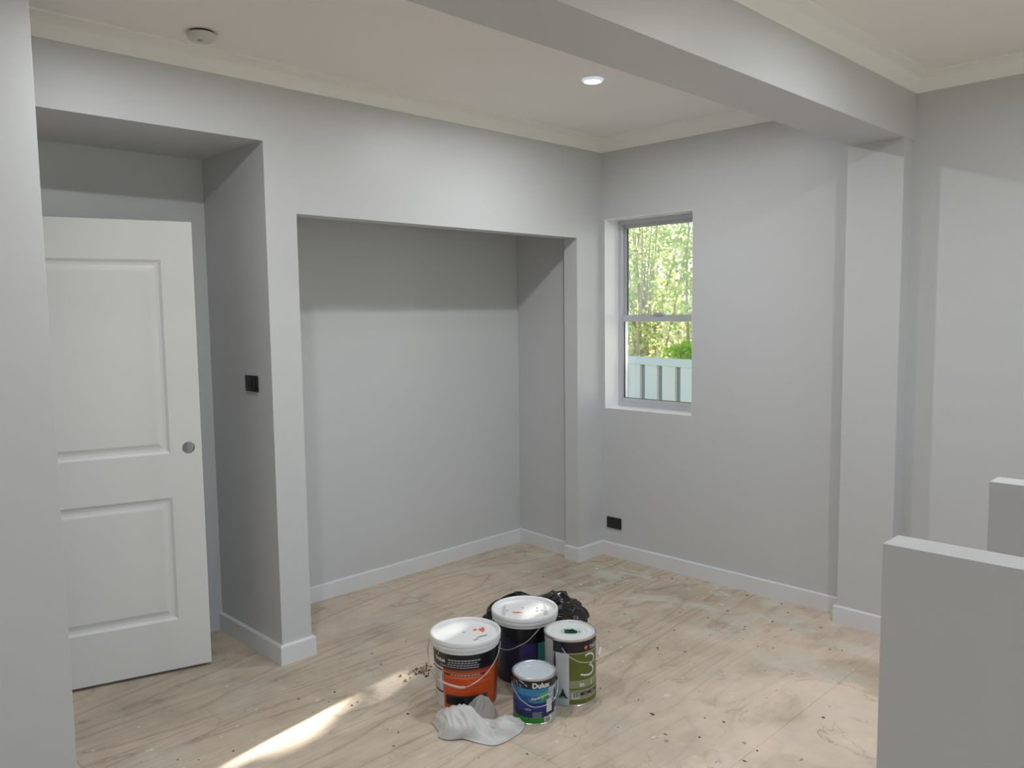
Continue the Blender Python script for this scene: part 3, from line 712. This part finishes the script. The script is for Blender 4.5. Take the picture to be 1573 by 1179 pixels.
# grey rag: bunched dome with radiating folds
cg = on(*u(800, 395), 2, 0) ; peak = on(*u(900, 215), 2, .060)
vd = Vector((cg.x, cg.y, 0)).normalized(); vs_ = Vector((-vd.y, vd.x, 0)) * -1
cg = cg + vd * .015
bm = bmesh.new(); nr, na = 34, 140; rows = []
for i in range(nr + 1):
    r = i / nr; row = []
    for k in range(na):
        a = 2 * PI * k / na
        fold = abs(math.sin(a * 7.5 + 1.6 * noise.noise(Vector((math.cos(a) * 1.3, math.sin(a) * 1.3, r * 1.5))))) ** 1.3
        rad = r * (1 - .10 * fold * r)
        x = rad * .078 * math.cos(a) ; y = rad * .042 * math.sin(a)
        h = .080 * (1 - r ** 2.2) * (1 - .42 * fold * min(1, r * 1.8)) + .006 * noise.noise(Vector((x * 60, y * 60, 2)))
        h += .010 * math.exp(-((x + .012) / .02) ** 2 - (y / .03) ** 2)
        P = cg + vs_ * (x + .018 * (1 - r)) + vd * y
        row.append(bm.verts.new((P.x, P.y, max(.002, h))))
    rows.append(row)
for a, b in zip(rows, rows[1:]):
    for k in range(na): bm.faces.new((a[k], a[(k + 1) % na], b[(k + 1) % na], b[k]))
bmesh.ops.remove_doubles(bm, verts=bm.verts, dist=.0002)
gr_ = obj('rag', bm, RG, None, smooth='all'); tag(gr_, 'grey rag bunched in folds against the orange pail, behind the white rag', 'rag', 'cleaning rags')

# ------------------------------------------------------------------ floor litter
def flake(bm, x, y, r, h, seed, mi=0, el=1.0):
    rnd = random.Random(seed); n = rnd.randint(5, 7); a0 = rnd.random() * 6; lo_ = []; hi_ = []
    for k in range(n):
        a = a0 + 2 * PI * k / n; q = r * rnd.uniform(.55, 1.2); dx, dy = q * math.cos(a) * el, q * math.sin(a)
        lo_.append(bm.verts.new((x + dx, y + dy, .0002))); hi_.append(bm.verts.new((x + dx * .85, y + dy * .85, h * rnd.uniform(.6, 1.2))))
    bm.faces.new(hi_).material_index = mi
    for k in range(n): bm.faces.new((lo_[k], lo_[(k + 1) % n], hi_[(k + 1) % n], hi_[k])).material_index = mi
DK = mat('dark_chip', (.07, .055, .045), .8); TN = mat('tan_chip', (.34, .26, .17), .85); WC = mat('plaster_chip', (.72, .73, .70), .7)
rnd = random.Random(11); bm = bmesh.new()
for k in range(330):
    x = rnd.uniform(-3.3, -.9); y = rnd.uniform(.9, 4.1)
    if x < -3.0 and y < 2: continue
    if any(math.hypot(x - a, y - b) < c for a, b, c in ((-2.478, 2.172, .15), (-2.456, 2.507, .15), (-2.172, 2.49, .12), (-2.165, 2.26, .1), (-2.67, 2.8, .3), (-2.3, 1.95, .17))): continue
    flake(bm, x, y, rnd.uniform(.0018, .006), rnd.uniform(.001, .003), k, rnd.choice((0, 0, 1, 2, 2)), rnd.uniform(.6, 2))
deb = obj('floor_debris', bm, [DK, TN, WC]); tag(deb, 'small dark and pale chips and crumbs scattered over the bare floor', 'debris', None, 'stuff')
bm = bmesh.new(); c0 = on(648, 1030, 2, 0)
for k in range(70):
    x = c0.x + rnd.gauss(0, .028); y = c0.y + rnd.gauss(0, .035); flake(bm, x, y, rnd.uniform(.002, .008), rnd.uniform(.002, .007), 900 + k, rnd.choice((0, 1, 1)), rnd.uniform(.6, 1.6))
cr = obj('crumb_heap', bm, [DK, TN]); tag(cr, 'small heap of brown wood crumbs on the floor left of the orange pail', 'debris', None, 'stuff')
bm = bmesh.new(); c0 = on(1004, 1133, 2, 0)
pts = [(-.012, -.010), (-.004, -.004), (.002, -.014), (.008, -.006), (.006, .004), (.012, .014), (.002, .010), (-.006, .016), (-.004, .004)]
lo_ = [bm.verts.new((c0.x + a, c0.y + b, .0003)) for a, b in pts]; hi_ = [bm.verts.new((c0.x + a, c0.y + b, .003 + .002 * math.sin(a * 300))) for a, b in pts]
bm.faces.new(hi_)
for k in range(len(pts)): bm.faces.new((lo_[k], lo_[(k + 1) % len(pts)], hi_[(k + 1) % len(pts)], hi_[k]))
pf = obj('plaster_flake', bm, WC); tag(pf, 'single white plaster flake on the bare floor right of the tins', 'debris')

# ------------------------------------------------------------------ outside
GZ = -.55
gd = struct(boxo('ground', (-14, 14, YW + .24, 18, GZ - .1, GZ), M['soil']))
struct(boxo('ground', (XR + .12, 14, -10, YW + .24, GZ - .1, GZ), M['soil']))
fa, fb = Vector((-5.686, 7.546, 0)), Vector((-4.667, 7.307, 0)); fd = (fb - fa).normalized(); fn = Vector((fd.y, -fd.x, 0))
fen = empty('steel_fence', (fa.x, fa.y, GZ), math.atan2(fd.y, fd.x)); tag(fen, 'pale grey-green ribbed steel fence seen through the lower window pane', 'fence')
def fx(px, py=590):
    r = ray(px, py); d = (fa - CAM).dot(fn) / r.dot(fn); return ((CAM + r * d) - fa).dot(fd)
g1, g2 = fx(990.4), fx(1044.6); pitch = (g2 - g1) / 2; H = 1.07 - GZ
for k in range(-1, 9):
    c_ = g1 + pitch * (k - .5)
    bm = bmesh.new(); wd = pitch * .70
    # a pan: broad raised face with splayed flanks
    prof = [(-wd / 2 - .004, .0), (-wd / 2, -.035), (-wd / 2 + .01, -.037), (wd / 2 - .01, -.037), (wd / 2, -.035), (wd / 2 + .004, 0)]
    rows = [[bm.verts.new((c_ + a, b, z)) for a, b in prof] for z in (0, H)]
    for i in range(5): bm.faces.new((rows[0][i], rows[0][i + 1], rows[1][i + 1], rows[1][i]))
    for rw in rows: bm.faces.new(rw)
    bm.faces.new((rows[0][0], rows[1][0], rows[1][-1], rows[0][-1]))
    obj('fence_pan', bm, M['fence'], fen)
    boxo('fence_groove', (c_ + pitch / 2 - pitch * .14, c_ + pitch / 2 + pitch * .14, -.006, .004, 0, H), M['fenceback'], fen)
bm = bmesh.new(); x_0 = g1 - pitch * 1.65; box(bm, x_0, g1 + pitch * 8.2, -.05, .03, H - .055, H + .03, bev=.006); obj('top_rail', bm, mat('fence_rail', (.50, .50, .46), .45), fen)
boxo('fence_post', (x_0 - .06, x_0 - .005, -.04, .03, 0, H + .02), mat('fence_post_steel', (.38, .45, .48), .45), fen)
# timber paling fence further back
pf2 = empty('paling_fence', (-9.8, 13.1, GZ)); tag(pf2, 'weathered brown timber paling fence behind the shrubs outside', 'fence')
for k in range(44):
    bm = bmesh.new(); x = k * .155; hh = 2.75 + .03 * math.sin(k * 2.3); box(bm, x, x + .142, -.01 * (k % 2), .012, 0, hh); obj('paling', bm, M['paling'], pf2)
bm = bmesh.new(); box(bm, 0, 44 * .155, .012, .06, .5, .58); box(bm, 0, 44 * .155, .012, .06, 2.1, 2.18); obj('fence_rail', bm, M['paling'], pf2)

def leaves(name, m, parent, gen, n, size, seed):
    rnd = random.Random(seed); V = []; Fc = []
    for _ in range(n):
        c = gen(rnd)
        if c is None: continue
        d = Vector((rnd.gauss(0, 1), rnd.gauss(0, 1), rnd.gauss(0, .8) - .3)).normalized(); s = d.cross(Vector((rnd.gauss(0, 1), rnd.gauss(0, 1), rnd.gauss(0, 1)))).normalized()
        l = size * rnd.uniform(.6, 1.3); wv = l * .32; k = len(V); nn = d.cross(s) * l * .08
        V += [c - d * l * .5, c + s * wv + nn, c + d * l * .5, c - s * wv + nn]; Fc += [(k, k + 1, k + 2), (k, k + 2, k + 3)]
    me = bpy.data.meshes.new(name); me.from_pydata([tuple(v) for v in V], [], Fc); me.materials.append(m)
    o = bpy.data.objects.new(name, me); C.objects.link(o); o.parent = parent; o['kind'] = 'stuff'; return o
def shrub(x, y, hgt, spread, nst, nl, m, label, seed, base=GZ, lsize=.06, low=.35, name='shrub', group=None):
    o = empty(name, (x, y, base)); tag(o, label, 'shrub' if name == 'shrub' else 'tree', group)
    rnd = random.Random(seed); tips = []
    for k in range(nst):
        a = rnd.uniform(0, 2 * PI); lean = rnd.uniform(.1, 1) * spread; pts = []; p = Vector((rnd.uniform(-.15, .15), rnd.uniform(-.15, .15), 0))
        for j in range(8):
            f = j / 7; pts.append(Vector((p.x + math.cos(a) * lean * f ** 1.3 + .06 * math.sin(f * 5 + k), p.y + math.sin(a) * lean * f ** 1.3, hgt * f * rnd.uniform(.97, 1.0))))
        r0 = rnd.uniform(.016, .034) * hgt / 3; bm = bmesh.new(); tube(bm, pts, [r0 * (1 - .75 * j / 7) for j in range(8)], 6); obj('stem', bm, M['bark'], o, smooth='all')
        tips.append(pts)
    def gen(rnd):
        pts = rnd.choice(tips); f = low + (1 - low) * rnd.random() ** .8; q = f * 7; i = min(int(q), 6); c = pts[i].lerp(pts[i + 1], q - i)
        s = spread * .26 * (.4 + f)
        return c + Vector((rnd.gauss(0, s), rnd.gauss(0, s), rnd.gauss(0, s * .8)))
    leaves('foliage', m, o, gen, nl, lsize, seed + 7)
    return o
shrub(-6.3, 8.6, 3.6, .8, 16, 3600, M['leaf'], 'many-stemmed shrub with yellow-green leaves behind the steel fence', 3, lsize=.075)
shrub(-5.2, 8.4, 3.4, .7, 10, 2600, M['leaf'], 'leafy shrub behind the steel fence at the right edge of the window', 8, lsize=.07)
shrub(-7.8, 9.8, 4.2, 1.0, 9, 5000, M['leaf_dark'], 'green shrub at the far left behind the steel fence', 12, lsize=.09)
c1 = on(1056, 541, 1, 7.75)
lp = empty('lime_plant', (c1.x, c1.y, GZ)); tag(lp, 'small bright lime green plant peeking over the steel fence', 'plant')
bm = bmesh.new(); tube(bm, [(0, 0, 0), (.02, 0, .8), (0, 0, c1.z - GZ - .05)], .012, 6); obj('stem', bm, M['bark'], lp)
leaves('foliage', M['leaf_lime'], lp, lambda r: Vector((r.gauss(0, .13), r.gauss(0, .08), c1.z - GZ + r.gauss(0, .05))), 420, .07, 5)
# tall tree behind, canopy dappling the sun; crown mostly unseen, its openings cut to shape the sunlit streak on the floor
GAPS = [[(-2.72, 1.0), (-2.70, 1.0), (-2.705, 1.2), (-2.71, 1.38), (-2.66, 1.47), (-2.65, 1.52), (-2.71, 1.57), (-2.755, 1.66), (-2.775, 1.76), (-2.82, 1.80), (-2.81, 1.50), (-2.75, 1.2)],
        [(-2.88, 1.88), (-2.74, 1.86), (-2.74, 2.06), (-2.79, 2.12), (-2.88, 2.10)],
        [(-2.88, 2.18), (-2.72, 2.18), (-2.70, 2.34), (-2.90, 2.34)]]
def inside(p, poly):
    c = False; n = len(poly)
    for i in range(n):
        (x1, y1), (x2, y2) = poly[i], poly[i - 1]
        if (y1 > p[1]) != (y2 > p[1]) and p[0] < (x2 - x1) * (p[1] - y1) / (y2 - y1) + x1: c = not c
    return c
tree = empty('tall_tree', (-4.6, 10.1, GZ)); tag(tree, 'tall tree outside, crown mostly out of view and shaped to dapple the sun', 'tree')
bm = bmesh.new(); tube(bm, [(0, 0, 0), (.05, 0, 1.5), (-.05, .1, 3.0), (.1, 0, 4.6), (.15, .1, 6.2)], [.13, .11, .09, .06, .03], 12); obj('trunk', bm, M['bark'], tree, smooth='all')
rb_ = random.Random(4)
for k in range(9):
    a = k * 2.4; z0 = 2.0 + k * .4; bm = bmesh.new(); Lh = 1.9
    tube(bm, [(0, 0, z0), (.5 * math.cos(a), .4 * math.sin(a), z0 + .3), (Lh * math.cos(a), Lh * .8 * math.sin(a), z0 + .9)], [.05, .035, .012], 8); obj('branch', bm, M['bark'], tree, smooth='all')
st = SUNTRAVEL
def gen_tree(r):
    while True:
        a = Vector((r.uniform(-1, 1), r.uniform(-1, 1), r.uniform(-1, 1)))
        if a.length < 1: break
    p = Vector((a.x * 2.1, a.y * 1.0, 4.75 + a.z * 1.9)); wpnt = p + tree.location
    hit = wpnt + st * (wpnt.z / -st.z)
    for gi, g in enumerate(GAPS):
        if gi and r.random() < .35: continue
        for dx, dy in ((0, 0), (.02, 0), (-.02, 0)):
            if inside((hit.x + dx, hit.y + dy), g): return None
    return p
leaves('foliage', M['leaf_dark'], tree, gen_tree, 15500, .11, 21)
hedge = empty('tall_hedge', (-6.6, 11.85, GZ)); tag(hedge, 'tall bright green hedge closing the view behind the shrubs outside', 'hedge')
for k in range(12):
    bm = bmesh.new(); x = -3 + k * .55; tube(bm, [(x, 0, 0), (x + .15, .05, 1.4), (x - .1 + .3 * math.sin(k), 0, 2.8)], [.035, .028, .012], 6); obj('stem', bm, M['bark'], hedge)
leaves('foliage', M['leaf'], hedge, lambda r: Vector((r.uniform(-3.4, 3.4), r.gauss(0, .20), 1.95 + 2.4 * r.random() ** .9)), 7500, .12, 31)
